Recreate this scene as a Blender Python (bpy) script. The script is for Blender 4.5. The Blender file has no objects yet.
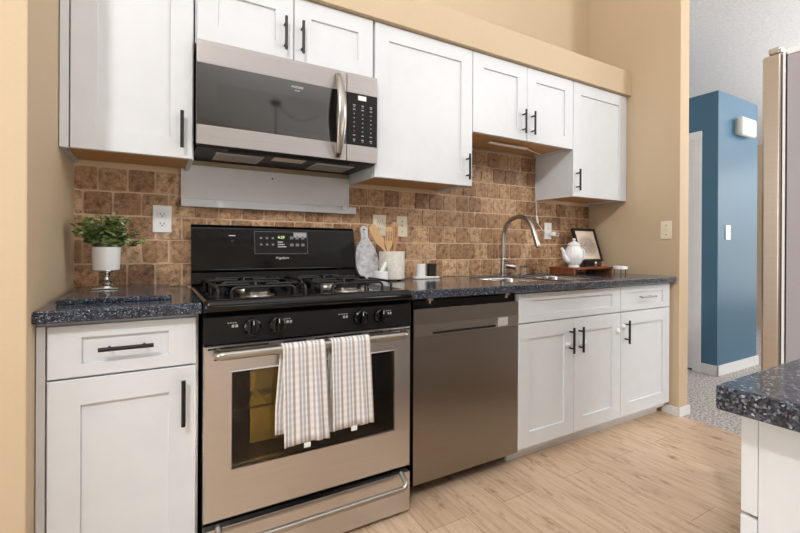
import bpy, bmesh, math, random
from mathutils import Vector, Matrix
R = random.Random(7)
C = bpy.context.scene.collection
scene = bpy.context.scene
PI = math.pi
# ------------------------------------------------------------------ camera
yaw, pitch, roll = -.5246, -.001, .005
r = Vector((math.cos(yaw), math.sin(yaw), 0)); fw = Vector((-math.sin(yaw), math.cos(yaw), 0)); u = Vector((0, 0, 1))
fw, u = fw*math.cos(pitch) + u*math.sin(pitch), u*math.cos(pitch) - fw*math.sin(pitch)
r, u = r*math.cos(roll) + u*math.sin(roll), u*math.cos(roll) - r*math.sin(roll)
cd = bpy.data.cameras.new('camera'); cam = bpy.data.objects.new('camera', cd); C.objects.link(cam)
cd.sensor_width = 36; cd.lens = 424.9555/800*36; cd.shift_x = -.0023; cd.shift_y = -.0233; cd.clip_start = .02
m = Matrix.Identity(4)
for i in range(3):
    m[i][0], m[i][1], m[i][2] = r[i], u[i], -fw[i]
m.translation = (-.1308, -2.1279, 1.0765)
cam.matrix_world = m
scene.camera = cam
# ------------------------------------------------------------------ world, lights, exposure
w = bpy.data.worlds.new('world'); scene.world = w; w.use_nodes = True
w.node_tree.nodes['Background'].inputs[0].default_value = (.9, .95, 1, 1)
w.node_tree.nodes['Background'].inputs[1].default_value = .6
vs = scene.view_settings
vs.view_transform = 'Standard'; vs.look = 'None'; vs.gamma = 1; vs.use_curve_mapping = False; vs.exposure = 0.0
def area(name, loc, target, sx, sy, power, col):
    l = bpy.data.lights.new(name, 'AREA'); l.shape = 'RECTANGLE'; l.size = sx; l.size_y = sy; l.energy = power; l.color = col
    o = bpy.data.objects.new(name, l); C.objects.link(o); o.location = loc
    o.rotation_euler = (Vector(target)-Vector(loc)).to_track_quat('-Z', 'Y').to_euler()
    return o
def spot(name, loc, target, power, angle, rad, col):
    l = bpy.data.lights.new(name, 'SPOT'); l.spot_size = math.radians(angle); l.spot_blend = .6; l.shadow_soft_size = rad; l.energy = power; l.color = col
    o = bpy.data.objects.new(name, l); C.objects.link(o); o.location = loc
    o.rotation_euler = (Vector(target)-Vector(loc)).to_track_quat('-Z', 'Y').to_euler()
    return o
area('lamp_kitchen_key', (-1.5, -3.6, 3.75), (1.6, -.3, .8), .25, .25, 80, (1, .99, .98))
area('lamp_kitchen_right', (3.5, -3.2, 2.95), (.6, -.2, .8), .3, .3, 24, (1, .99, .98))
spot('fill_bounce', (.4, -3.0, 1.7), (.4, -2.8, 4), 280, 150, .1, (.95, .98, 1))  # unseen upward spot, added to bounce light off the ceiling
spot('fill_dining_ceiling', (1.0, -6.4, .5), (1.0, -6.4, 4), 60, 150, .1, (1, .97, .94))  # added out of view to brighten the ceiling mirrored in the microwave
area('fill_rear', (2.2, -7.9, .95), (1.5, 0, .4), 2.6, 1.6, 30, (.94, .98, 1))  # unseen area light added at the rear wall for frontal light, no window built
area('fill_side', (-2.9, -1.75, 1.35), (2.7, -.6, 1.1), 1.5, 1.8, 38, (.94, .98, 1))  # fill light added out of view on the left, for the right wall
area('fill_rear_right', (4.5, -7.9, 1.05), (2.2, -.6, .4), 2.2, 1.8, 135, (.94, .98, 1))  # invented low fill from the rear right, for the right-hand base cabinets
area('fill_living_ceiling', (5.6, -2.4, 1.6), (5.2, -2.0, 4), 1.2, 1.2, 105, (1, .99, .98))  # unseen upward light added to brighten the ceiling on the right
area('fill_living', (6.9, -1.5, 1.3), (0, -.5, 1.1), 1.6, 1.8, 18, (.95, .985, 1))  # fill added from the living side, where no window is built

# ------------------------------------------------------------------ mesh helpers
def new(): return bmesh.new()
def box(bm, x0, x1, y0, y1, z0, z1, bev=0, seg=2):
    t = bmesh.new(); bmesh.ops.create_cube(t, size=1)
    for v in t.verts:
        v.co = Vector((x0+(v.co.x+.5)*(x1-x0), y0+(v.co.y+.5)*(y1-y0), z0+(v.co.z+.5)*(z1-z0)))
    if bev: bmesh.ops.bevel(t, geom=t.edges[:], offset=bev, segments=seg, affect='EDGES', profile=.5)
    merge(bm, t); return bm
def merge(bm, t, M=None):
    me = bpy.data.meshes.new('tmp'); 
    if M: t.transform(M)
    t.to_mesh(me); t.free(); bm.from_mesh(me); bpy.data.meshes.remove(me)
def loft(bm, rings, cap0=True, cap1=True, closed=True):
    vs_ = [[bm.verts.new(p) for p in ring] for ring in rings]
    n = len(vs_[0])
    for a, b in zip(vs_, vs_[1:]):
        for i in range(n if closed else n-1):
            j = (i+1) % n
            bm.faces.new((a[i], a[j], b[j], b[i]))
    if cap0: bm.faces.new(vs_[0][::-1])
    if cap1: bm.faces.new(vs_[-1])
    return bm
def tube(bm, pts, rad, n=10, caps=True):
    pts = [Vector(p) for p in pts]; rings = []
    tp = None; nrm = None
    for i, p in enumerate(pts):
        t = ((pts[min(i+1, len(pts)-1)] - pts[max(i-1, 0)])).normalized()
        if nrm is None:
            a = Vector((0, 0, 1)) if abs(t.z) < .9 else Vector((1, 0, 0)); nrm = t.cross(a).normalized()
        else:
            nrm = (nrm - t*nrm.dot(t)).normalized()
        b = t.cross(nrm); rr = rad[i] if isinstance(rad, (list, tuple)) else rad
        rings.append([p + (nrm*math.cos(2*PI*k/n) + b*math.sin(2*PI*k/n))*rr for k in range(n)])
    return loft(bm, rings, caps, caps)
def lathe(bm, prof, cx, cy, cz=0, n=32, sy=1, axis='z', flute=0, nf=12):
    rings = []
    for rr, h in prof:
        rr = max(rr, 1e-4); ring = []
        for k in range(n):
            a = 2*PI*k/n; q = rr*(1+flute*math.cos(nf*a))
            if axis == 'z': ring.append((cx+q*math.cos(a), cy+q*math.sin(a)*sy, cz+h))
            elif axis == 'y': ring.append((cx+q*math.cos(a), cy-h, cz+q*math.sin(a)))
            else: ring.append((cx+h, cy+q*math.cos(a), cz+q*math.sin(a)))
        rings.append(ring)
    return loft(bm, rings)
def fillet(pts, rad, n=6):
    """round the corners of an open polyline"""
    pts = [Vector(p) for p in pts]; out = [pts[0]]
    for i in range(1, len(pts)-1):
        a, b, c = pts[i-1], pts[i], pts[i+1]
        d1 = (a-b); d2 = (c-b); q = min(rad, d1.length*.49, d2.length*.49)
        p1 = b+d1.normalized()*q; p2 = b+d2.normalized()*q
        for k in range(n+1):
            t = k/n; out.append(p1*(1-t)**2 + b*2*t*(1-t) + p2*t*t)
    out.append(pts[-1]); return out
def rrect(cx, cy, hx, hy, rad, n=6):
    o = []
    for sx, sy, a0 in ((1, 1, 0), (-1, 1, PI/2), (-1, -1, PI), (1, -1, 1.5*PI)):
        for k in range(n+1):
            a = a0+PI/2*k/n; o.append((cx+sx*(hx-rad)+rad*math.cos(a), cy+sy*(hy-rad)+rad*math.sin(a)))
    return o
def prism(bm, poly, axis, a, b, bev=0, seg=2):
    """extrude a 2-D polygon along axis x (poly=(y,z)), y (poly=(x,z)) or z (poly=(x,y))"""
    t = bmesh.new()
    f = {'x': lambda p, h: (h, p[0], p[1]), 'y': lambda p, h: (p[0], h, p[1]), 'z': lambda p, h: (p[0], p[1], h)}[axis]
    loft(t, [[f(p, a) for p in poly], [f(p, b) for p in poly]])
    if bev: bmesh.ops.bevel(t, geom=[e for e in t.edges if len(e.link_faces) == 2 and e.calc_face_angle(0) > .6], offset=bev, segments=seg, affect='EDGES', profile=.5)
    merge(bm, t); return bm
def wloc(o):
    p = Vector((0, 0, 0))
    while o: p += o.location; o = o.parent
    return p
def obj(name, bm, mat, parent=None, smooth=35, loc=None, label=None):
    me = bpy.data.meshes.new(name)
    bmesh.ops.remove_doubles(bm, verts=bm.verts[:], dist=1e-6)
    bmesh.ops.recalc_face_normals(bm, faces=bm.faces[:])
    off = wloc(parent) if parent else Vector((0, 0, 0))
    if loc: off = off + (Vector(loc)-off)
    bm.transform(Matrix.Translation(-off)); bm.to_mesh(me); bm.free()
    me.materials.append(mat)
    if smooth:
        me.shade_smooth() if hasattr(me, 'shade_smooth') else None
        try: me.set_sharp_from_angle(angle=math.radians(smooth))
        except Exception: pass
    o = bpy.data.objects.new(name, me); C.objects.link(o)
    if smooth: wn = o.modifiers.new('normals', 'WEIGHTED_NORMAL'); wn.keep_sharp = True; wn.weight = 100
    if parent: o.parent = parent; o.location = off - wloc(parent)
    elif loc: o.location = loc
    if label: o['label'] = label
    return o
def tag(o, label, cat, group=None):
    o['label'] = label; o['category'] = cat
    if group: o['group'] = group
    return o
def thing(name, label, cat, loc=(0, 0, 0), group=None):
    o = bpy.data.objects.new(name, None); C.objects.link(o); o.location = loc; o.empty_display_size = .05
    return tag(o, label, cat, group)
def struct(name, bm, mat, smooth=35):
    o = obj(name, bm, mat, None, smooth); o['kind'] = 'structure'; return o
def text(name, body, size, loc, mat, parent, rot=(PI/2, 0, 0), align='CENTER', shear=0, sx=1, ext=.0003):
    cu = bpy.data.curves.new(name, 'FONT'); cu.body = body; cu.size = size; cu.extrude = ext; cu.align_x = align; cu.align_y = 'CENTER'; cu.shear = shear
    o = bpy.data.objects.new(name, cu); C.objects.link(o); cu.materials.append(mat)
    o.scale = (sx, 1, 1); o.rotation_euler = rot; bpy.context.view_layer.update()
    me = bpy.data.meshes.new_from_object(o.evaluated_get(bpy.context.evaluated_depsgraph_get())); me.name = name
    me.transform(Matrix.LocRotScale(None, o.rotation_euler, o.scale)); bpy.data.objects.remove(o); bpy.data.curves.remove(cu)
    o = bpy.data.objects.new(name, me); C.objects.link(o); o.parent = parent; o.location = Vector(loc)-wloc(parent)
    if not me.materials: me.materials.append(mat)
    return o

# ------------------------------------------------------------------ materials
def lin(c):
    f = lambda v: v/12.92 if v <= .04045 else ((v+.055)/1.055)**2.4
    return tuple(f(v/255) for v in c)+(1,)
class Mat:
    def __init__(s, name, col=(200, 200, 200), rough=.5, metal=0, **kw):
        s.m = bpy.data.materials.new(name); s.m.use_nodes = True; s.t = s.m.node_tree; s.b = s.t.nodes['Principled BSDF']
        s.b.inputs['Base Color'].default_value = lin(col); s.b.inputs['Roughness'].default_value = rough; s.b.inputs['Metallic'].default_value = metal
        for k, v in kw.items(): s.b.inputs[k.replace('_', ' ')].default_value = v
    def n(s, typ, **kw):
        nd = s.t.nodes.new(typ)
        for k, v in kw.items():
            if k in nd.inputs: nd.inputs[k].default_value = v
            else: setattr(nd, k, v)
        return nd
    def l(s, a, ao, b, bi): s.t.links.new(a.outputs[ao], b.inputs[bi])
    def coord(s, kind='Object', scale=(1, 1, 1)):
        tc = s.n('ShaderNodeTexCoord'); mp = s.n('ShaderNodeMapping'); mp.inputs['Scale'].default_value = scale
        s.l(tc, kind, mp, 'Vector'); return mp
    def noise(s, mp, scale, detail=4, rough=.55):
        nd = s.n('ShaderNodeTexNoise'); nd.inputs['Scale'].default_value = scale; nd.inputs['Detail'].default_value = detail; nd.inputs['Roughness'].default_value = rough
        s.l(mp, 0, nd, 'Vector'); return nd
    def ramp(s, src, out, stops):
        nd = s.n('ShaderNodeValToRGB'); e = nd.color_ramp.elements
        while len(e) < len(stops): e.new(.5)
        for i, (p, c) in enumerate(stops): e[i].position = p; e[i].color = lin(c)
        s.l(src, out, nd, 'Fac'); return nd
    def bump(s, src, out, strength, dist=.002):
        nd = s.n('ShaderNodeBump'); nd.inputs['Strength'].default_value = strength; nd.inputs['Distance'].default_value = dist
        s.l(src, out, nd, 'Height'); s.l(nd, 'Normal', s.b, 'Normal'); return nd
def simple(name, col, rough=.5, metal=0, bumpy=0, bscale=60, **kw):
    M = Mat(name, col, rough, metal, **kw); mp = M.coord()
    nz = M.noise(mp, bscale, 3)
    hi = tuple(min(255, c*1.006) for c in col); lo = tuple(c*.99 for c in col)
    rp = M.ramp(nz, 'Fac', [(.3, lo), (.7, hi)]); M.l(rp, 'Color', M.b, 'Base Color')
    if bumpy: M.bump(nz, 'Fac', bumpy, .001)
    return M.m
white = simple('white_cabinet_paint', (217, 220, 223), .38, bscale=12)
white_trim = simple('white_trim_paint', (226, 226, 226), .4, bscale=15)
tan = simple('tan_wall_paint', (201, 179, 149), .75, bumpy=.12, bscale=140)
tan_left = tan
blue = simple('blue_wall_paint', (66, 106, 132), .36, bumpy=.12, bscale=140)
grey_wall = simple('light_wall_paint', (216, 212, 204), .8, bumpy=.1, bscale=140)
black = simple('black_metal', (22, 22, 23), .38, .2, bscale=80)
black_gloss = simple('black_enamel', (6, 6, 7), .08, bscale=40, IOR=1.45)
black_matte = simple('black_matte', (16, 15, 15), .5, bscale=90)
black_panel = simple('black_panel', (22, 21, 21), .42, bscale=90, IOR=1.3)
iron = simple('cast_iron', (20, 20, 21), .42, bumpy=.2, bscale=300)
dark_void = simple('dark_recess', (14, 13, 12), .7)
chrome = simple('polished_steel', (200, 198, 194), .16, 1, bscale=30)
nickel = simple('brushed_nickel', (176, 170, 162), .28, 1, bscale=30)
ivory = simple('ivory_plastic', (232, 221, 198), .4)
plastic_white = simple('white_plastic', (240, 240, 238), .35)
ceramic = simple('white_ceramic', (240, 240, 240), .15, bscale=20, Coat_Weight=.4)
print_white = simple('printed_white', (215, 215, 212), .6)
key_grey = simple('printed_grey', (168, 168, 168), .6)
print_red = simple('printed_red', (190, 60, 50), .6)
wood_light = simple('beech_wood', (226, 186, 138), .55, bscale=40)
def steel(name, col, rough, aniso=.75):
    M = Mat(name, col, rough, 1, Anisotropic=aniso)
    tg = M.n('ShaderNodeTangent', direction_type='RADIAL', axis='Z'); M.l(tg, 'Tangent', M.b, 'Tangent')
    mp = M.coord(scale=(3, 3, 900)); nz = M.noise(mp, 1, 3, .7)
    rp = M.ramp(nz, 'Fac', [(.2, tuple(c*.94 for c in col)), (.8, tuple(min(255, c*1.05) for c in col))]); M.l(rp, 'Color', M.b, 'Base Color')
    return M.m
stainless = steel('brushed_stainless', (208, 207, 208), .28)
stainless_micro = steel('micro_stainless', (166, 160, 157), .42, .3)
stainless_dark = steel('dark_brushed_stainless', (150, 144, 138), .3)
steel_warm = steel('fridge_door_steel', (196, 184, 172), .3, .5)
def m_granite():
    M = Mat('speckled_granite', (45, 48, 56), .12); mp = M.coord()
    v = M.n('ShaderNodeTexVoronoi'); v.inputs['Scale'].default_value = 380; M.l(mp, 0, v, 'Vector')
    sep = M.n('ShaderNodeSeparateColor'); M.l(v, 'Color', sep, 'Color')
    r1 = M.ramp(sep, 'Red', [(0, (36, 40, 48)), (.38, (60, 66, 79)), (.68, (89, 98, 114)), (.88, (126, 134, 149)), (.97, (180, 184, 192))])
    r1.color_ramp.interpolation = 'CONSTANT'
    nz = M.noise(mp, 90, 3); r2 = M.ramp(nz, 'Fac', [(.35, (150, 150, 150)), (.65, (255, 255, 255))])
    mx = M.n('ShaderNodeMix', data_type='RGBA', blend_type='MULTIPLY'); mx.inputs[0].default_value = .8
    M.l(r1, 'Color', mx, 6); M.l(r2, 'Color', mx, 7); M.l(mx, 2, M.b, 'Base Color'); return M.m
granite = m_granite()
def m_tile():
    M = Mat('tumbled_travertine_tile', (150, 110, 75), .5); mp = M.coord()
    at = M.n('ShaderNodeAttribute', attribute_name='tint')
    n1 = M.noise(mp, 34, 8, .72); r1 = M.ramp(n1, 'Fac', [(.34, (118, 98, 82)), (.46, (212, 203, 194)), (.56, (255, 252, 248))])
    n2 = M.noise(mp, 170, 4, .7); r2 = M.ramp(n2, 'Fac', [(.34, (130, 108, 92)), (.46, (250, 248, 245))])
    mx = M.n('ShaderNodeMix', data_type='RGBA', blend_type='MULTIPLY'); mx.inputs[0].default_value = 1; M.l(at, 'Color', mx, 6); M.l(r1, 'Color', mx, 7)
    m2 = M.n('ShaderNodeMix', data_type='RGBA', blend_type='MULTIPLY'); m2.inputs[0].default_value = .75; M.l(mx, 2, m2, 6); M.l(r2, 'Color', m2, 7)
    # pale travertine veins
    n3 = M.noise(mp, 42, 9, .78); n3.inputs['Distortion'].default_value = 1.2; r3 = M.ramp(n3, 'Fac', [(.55, (0, 0, 0)), (.64, (200, 200, 200))])
    m3 = M.n('ShaderNodeMix', data_type='RGBA'); M.l(r3, 'Color', m3, 0); M.l(m2, 2, m3, 6); m3.inputs[7].default_value = lin((214, 182, 146))
    M.l(m3, 2, M.b, 'Base Color'); M.bump(n2, 'Fac', .5, .003); return M.m
tile_mat = m_tile()
grout = simple('sand_grout', (224, 196, 164), .85, bumpy=.3, bscale=400)
def m_floor():
    M = Mat('oak_plank_floor', (200, 165, 130), .42); mp = M.coord()
    mp.inputs['Rotation'].default_value = (0, 0, PI/2)
    br = M.n('ShaderNodeTexBrick'); br.offset = .37; br.inputs['Scale'].default_value = 1; br.inputs['Brick Width'].default_value = 1.25; br.inputs['Row Height'].default_value = .19
    br.inputs['Mortar Size'].default_value = .0012; br.inputs['Color1'].default_value = lin((216, 190, 163)); br.inputs['Color2'].default_value = lin((205, 177, 149)); br.inputs['Mortar'].default_value = lin((158, 128, 100)); br.inputs['Bias'].default_value = 0
    M.l(mp, 0, br, 'Vector')
    mg = M.coord(scale=(28, 2.2, 1)); g = M.noise(mg, 1.6, 8, .65); rg = M.ramp(g, 'Fac', [(.3, (222, 212, 203)), (.55, (255, 255, 255))])
    mk = M.coord(scale=(16, 5, 1)); k = M.noise(mk, 1.1, 6, .68); rk = M.ramp(k, 'Fac', [(.30, (104, 76, 56)), (.365, (214, 200, 190)), (.45, (255, 255, 255))])
    a = M.n('ShaderNodeMix', data_type='RGBA', blend_type='MULTIPLY'); a.inputs[0].default_value = 1; M.l(br, 'Color', a, 6); M.l(rg, 'Color', a, 7)
    b = M.n('ShaderNodeMix', data_type='RGBA', blend_type='MULTIPLY'); b.inputs[0].default_value = .8; M.l(a, 2, b, 6); M.l(rk, 'Color', b, 7)
    M.l(b, 2, M.b, 'Base Color'); M.bump(g, 'Fac', .15, .001); return M.m
floor_mat = m_floor()
def m_speckle(name, stops, scale, rough, bump, dist):
    M = Mat(name, stops[0][1], rough); mp = M.coord(); nz = M.noise(mp, scale, 5, .75)
    rp = M.ramp(nz, 'Fac', stops); M.l(rp, 'Color', M.b, 'Base Color'); M.bump(nz, 'Fac', bump, dist); return M.m
carpet = m_speckle('grey_carpet', [(.36, (96, 90, 88)), (.5, (176, 171, 167)), (.62, (236, 232, 228))], 70, .95, .9, .008)
popcorn = m_speckle('popcorn_ceiling', [(.3, (212, 212, 214)), (.7, (236, 236, 237))], 60, .9, .6, .010)
marble = m_speckle('white_marble', [(.3, (150, 150, 154)), (.45, (226, 224, 220)), (.7, (240, 238, 234))], 26, .3, .02, .001)
marble_grey = m_speckle('grey_marble', [(.3, (120, 120, 126)), (.5, (196, 196, 198)), (.7, (226, 226, 226))], 34, .35, .02, .001)
stone_cream = m_speckle('cream_stone', [(.3, (206, 200, 186)), (.6, (236, 231, 220))], 50, .45, .05, .001)
def m_wood(name, c1, c2, scale, rough=.5):
    M = Mat(name, c1, rough); mp = M.coord(scale=scale); nz = M.noise(mp, 1, 6, .6)
    rp = M.ramp(nz, 'Fac', [(.3, c1), (.7, c2)]); M.l(rp, 'Color', M.b, 'Base Color'); return M.m
ply = m_wood('maple_ply', (196, 146, 92), (220, 172, 116), (4, 60, 60))
walnut = m_wood('reddish_wood', (98, 52, 30), (150, 86, 50), (6, 70, 40), .4)
def m_towel():
    M = Mat('striped_linen', (230, 226, 222), .9); tc = M.n('ShaderNodeUVMap'); sx = M.n('ShaderNodeSeparateXYZ'); M.l(tc, 'UV', sx, 0)
    mu = M.n('ShaderNodeMath', operation='MULTIPLY'); mu.inputs[1].default_value = 3.2; M.l(sx, 'X', mu, 0)
    fr = M.n('ShaderNodeMath', operation='FRACT'); M.l(mu, 0, fr, 0)
    rp = M.ramp(fr, 0, [(0, (232, 231, 231)), (.10, (188, 180, 176)), (.24, (234, 233, 233)), (.36, (190, 191, 198)), (.52, (236, 235, 235)), (.64, (184, 172, 164)), (.82, (236, 235, 235))])
    rp.color_ramp.interpolation = 'CONSTANT'
    my = M.n('ShaderNodeMath', operation='MULTIPLY'); my.inputs[1].default_value = 34; M.l(sx, 'Y', my, 0)
    f2 = M.n('ShaderNodeMath', operation='FRACT'); M.l(my, 0, f2, 0)
    r2 = M.ramp(f2, 0, [(0, (255, 255, 255)), (.5, (247, 246, 245))]); r2.color_ramp.interpolation = 'CONSTANT'
    mx = M.n('ShaderNodeMix', data_type='RGBA', blend_type='MULTIPLY'); mx.inputs[0].default_value = 1; M.l(rp, 'Color', mx, 6); M.l(r2, 'Color', mx, 7)
    M.l(mx, 2, M.b, 'Base Color'); mp = M.coord(); nz = M.noise(mp, 700, 2); M.bump(nz, 'Fac', .3, .001); return M.m
towel_mat = m_towel()
def m_leaf():
    M = Mat('leaf_green', (90, 120, 60), .55); at = M.n('ShaderNodeAttribute', attribute_name='tint'); mp = M.coord(); nz = M.noise(mp, 90, 3)
    rp = M.ramp(nz, 'Fac', [(.3, (200, 200, 200)), (.7, (255, 255, 255))]); mx = M.n('ShaderNodeMix', data_type='RGBA', blend_type='MULTIPLY'); mx.inputs[0].default_value = 1
    M.l(at, 'Color', mx, 6); M.l(rp, 'Color', mx, 7); M.l(mx, 2, M.b, 'Base Color'); return M.m
leaf = m_leaf()
def m_glass(name, tint, rough=.02, alpha=.5):
    """dark tinted pane: mirror-like front, see-through body"""
    M = Mat(name, tint, rough); tr = M.n('ShaderNodeBsdfTransparent'); tr.inputs[0].default_value = lin((178, 168, 150))
    mx = M.n('ShaderNodeMixShader'); mx.inputs[0].default_value = alpha
    M.l(M.b, 0, mx, 2); M.l(tr, 0, mx, 1); M.l(mx, 0, M.t.nodes['Material Output'], 'Surface'); return M.m
oven_glass = m_glass('oven_glass', (14, 11, 9), .03, .62)
mw_glass = simple('microwave_glass', (10, 10, 11), .04, bscale=30, IOR=2.3)
mw_inner = simple('microwave_screen', (20, 26, 27), .05, bscale=30, IOR=2.2)
def m_glow(name, col, s):
    M = Mat(name, col, .5); M.b.inputs['Emission Color'].default_value = lin(col); M.b.inputs['Emission Strength'].default_value = s; return M.m
led = m_glow('lit_clock_digits', (190, 210, 140), 1.2)
def m_print():
    M = Mat('ink_sketch_paper', (225, 210, 190), .8); mp = M.coord(); nz = M.noise(mp, 34, 6, .7)
    rp = M.ramp(nz, 'Fac', [(.36, (228, 210, 192)), (.43, (92, 80, 76)), (.49, (222, 204, 188)), (.55, (104, 92, 88)), (.61, (230, 214, 196))])
    gr = M.coord('Generated'); vl = M.n('ShaderNodeVectorMath', operation='DISTANCE'); vl.inputs[1].default_value = (.5, .5, .42); M.l(gr, 0, vl, 0)
    r2 = M.ramp(vl, 'Value', [(.34, (0, 0, 0)), (.55, (255, 255, 255))])
    mx = M.n('ShaderNodeMix', data_type='RGBA'); M.l(r2, 'Color', mx, 0); M.l(rp, 'Color', mx, 6); mx.inputs[7].default_value = lin((230, 214, 192)); M.l(mx, 2, M.b, 'Base Color'); return M.m
sketch = m_print()

# ------------------------------------------------------------------ key dimensions
XL, XR = -.417, 2.777            # side walls of the cabinet run
ZC, ZCB = .9, .864               # counter top and underside
YU, YB = -.3132, -.6194          # front of wall-cabinet and base-cabinet doors
ZU0, ZU1, ZD0, ZM1, ZM0 = 1.4117, 2.155, 1.7116, 1.8644, 1.4665
YC = -.6579
def ceil_z(x): return 2.5+.18*(7-x)

# ------------------------------------------------------------------ setting
b = new(); box(b, -3, 2.80, -8, .1, -.05, 0); struct('floor', b, floor_mat, 0)
b = new(); box(b, 2.80, 7, -8, 3, -.05, 0); struct('floor_carpet', b, carpet, 0)
b = new(); box(b, XL-.18, XR, .012, .13, 0, 4.0); struct('wall_back', b, tan, 0)
b = new(); box(b, XL-.18, XL, -.70, .012, 0, 4.3, .006); struct('wall_left', b, tan)
b = new(); box(b, XR, 2.885, -.6614, .13, 0, 3.5, .006); struct('wall_right', b, tan)
b = new(); box(b, XL, XR, -.3388, .012, ZU1, 2.3208, .003); struct('soffit', b, tan)
b = new()
loft(b, [[(-3, -8, ceil_z(-3)), (-3, 3, ceil_z(-3)), (7, 3, ceil_z(7)), (7, -8, ceil_z(7))], [(-3, -8, ceil_z(-3)+.1), (-3, 3, ceil_z(-3)+.1), (7, 3, ceil_z(7)+.1), (7, -8, ceil_z(7)+.1)]])
struct('ceiling', b, popcorn, 0)
b = new(); box(b, 7, 7.1, -8, 3, 0, 2.7); struct('wall_far', b, tan, 0)
b = new(); box(b, 2.885, 7, 3, 3.1, 0, 3.4); struct('wall_hall_end', b, grey_wall, 0)
b = new(); box(b, -3.1, -3, -8, .0, 0, 4.5); struct('wall_side', b, grey_wall, 0)
b = new(); box(b, -3, XL-.18, 0, .1, 0, 4.5); struct('wall_beyond', b, grey_wall, 0)
b = new(); box(b, -3, 7, -8.1, -8, 0, 4.5); struct('wall_rear', b, grey_wall, 0)
# blue closet block in the hall with a white door
b = new(); box(b, 3.99, 4.735, -.352, 2.9, 0, 2.424, .004); struct('wall_closet', b, blue)
b = new(); box(b, 3.976, 3.99, -.366, -.2297, 0, .085, .003); box(b, 3.976, 4.75, -.366, -.352, 0, .085, .003); struct('baseboard_hall', b, white_trim)
b = new(); box(b, 3.972, 3.99, -.2297, .62, 2.03, 2.105, .003); box(b, 3.972, 3.99, -.2297, -.165, 0, 2.03, .003); box(b, 3.972, 3.99, .555, .62, 0, 2.03, .003); struct('trim_1', b, white_trim)
b = new(); box(b, 3.978, 3.989, -.165, .555, .02, 2.03, .002)
for z0, z1 in ((.2, .95), (1.1, 1.9)): box(b, 3.974, 3.98, -.05, .44, z0, z1, .003)
door = struct('door_1', b, white_trim)
# baseboards on the cabinet wall end
b = new(); box(b, XR-.012, 2.897, -.6734, -.6614, 0, .058, .004); box(b, 2.885, 2.897, -.6614, .13, 0, .058, .004); box(b, XR-.012, XR, -.6614, -.56, 0, .058, .004); struct('baseboard_right', b, white_trim)
# backsplash: individual tumbled tiles on a grout bed, one mesh
def backsplash():
    bg = new(); box(bg, XL, XR, .0035, .012, ZC-.05, ZU0+.02); box(bg, 1.3625, 2.1885, .0035, .012, ZU0, ZD0)
    struct('backsplash_grout', bg, grout, 0)
    me = bpy.data.meshes.new('backsplash'); bm = bmesh.new(); cl = bm.loops.layers.float_color.new('tint')
    P = .1015; rows = [(.9, 1.003), (1.003, 1.104), (1.104, 1.204), (1.204, 1.303), (1.303, 1.402), (1.402, 1.503), (1.503, 1.604), (1.604, 1.705)]
    for ri, (z0, z1) in enumerate(rows):
        xo = 1.136 + (0 if ri % 2 else P/2)
        k = math.floor((XL-xo)/P)
        while xo+k*P < XR:
            x0 = max(xo+k*P, XL); x1 = min(xo+(k+1)*P, XR); k += 1
            if ri >= 5: 
                x0 = max(x0, 1.3625); x1 = min(x1, 2.1885)
            if x1-x0 < .012: continue
            base = Vector(lin(R.choice([(198, 160, 124), (184, 146, 110), (208, 172, 136), (174, 136, 102), (220, 186, 150), (192, 153, 116), (204, 167, 130), (168, 130, 98), (214, 179, 144)]))[:3])*R.uniform(.9, 1.12)
            g = .0034; yf = -.0005-R.random()*.0025; n = 5
            grid = []
            jit = lambda a: R.uniform(-a, a)
            for j in range(n):
                row = []
                for i in range(n):
                    edge = i in (0, n-1) or j in (0, n-1); corner = i in (0, n-1) and j in (0, n-1)
                    x = x0+g+(x1-x0-2*g)*i/(n-1); z = z0+g+(z1-z0-2*g)*j/(n-1)
                    if edge: x += jit(.0010); z += jit(.0010)
                    if corner: x += (.0016 if i == 0 else -.0016); z += (.0016 if j == 0 else -.0016)
                    row.append(bm.verts.new((x, yf+(.0008 if edge else jit(.0006)), z)))
                grid.append(row)
            fs = [bm.faces.new((grid[j][i], grid[j][i+1], grid[j+1][i+1], grid[j+1][i])) for j in range(n-1) for i in range(n-1)]
            rim = [grid[0][i] for i in range(n)]+[grid[j][n-1] for j in range(1, n)]+[grid[n-1][i] for i in range(n-2, -1, -1)]+[grid[j][0] for j in range(n-2, 0, -1)]
            back = [bm.verts.new((v.co.x, .004, v.co.z)) for v in rim]
            for i in range(len(rim)):
                j = (i+1) % len(rim); fs.append(bm.faces.new((rim[j], rim[i], back[i], back[j])))
            for f in fs:
                for lp in f.loops: lp[cl] = (*base, 1)
    bm.to_mesh(me); bm.free(); me.materials.append(tile_mat); me.shade_smooth(); me.set_sharp_from_angle(angle=math.radians(60))
    o = bpy.data.objects.new('backsplash', me); C.objects.link(o); o['kind'] = 'structure'
backsplash()

# ------------------------------------------------------------------ cabinet pieces
def shaker(name, x0, x1, z0, z1, yf, parent, rail=.075, rz=None, th=.02, rec=.009):
    rz = rz or rail; b = new(); c = .0018
    def ring(dx, dz, y): return [(x0+dx, y, z0+dz), (x1-dx, y, z0+dz), (x1-dx, y, z1-dz), (x0+dx, y, z1-dz)]
    loft(b, [ring(0, 0, yf+th), ring(0, 0, yf+c), ring(c, c, yf), ring(rail, rz, yf), ring(rail+.0015, rz+.0015, yf+rec)])
    return obj(name, b, white, parent, 20)
def pull(axis, cx, cz, yf, length, parent, mat=None, rad=.0062, name='handle'):
    b = new(); h = length/2; yb = yf-.03
    p = lambda t: (cx+t, yb, cz) if axis == 'x' else (cx, yb, cz+t)
    tube(b, [p(-h), p(h)], rad, 12)
    for s in (-.32, .32):
        q = p(s*length); tube(b, [q, (q[0], yf, q[2])], .0045, 10)
    return obj(name, b, mat or black, parent, label='black bar pull' if mat is None else None)
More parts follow.
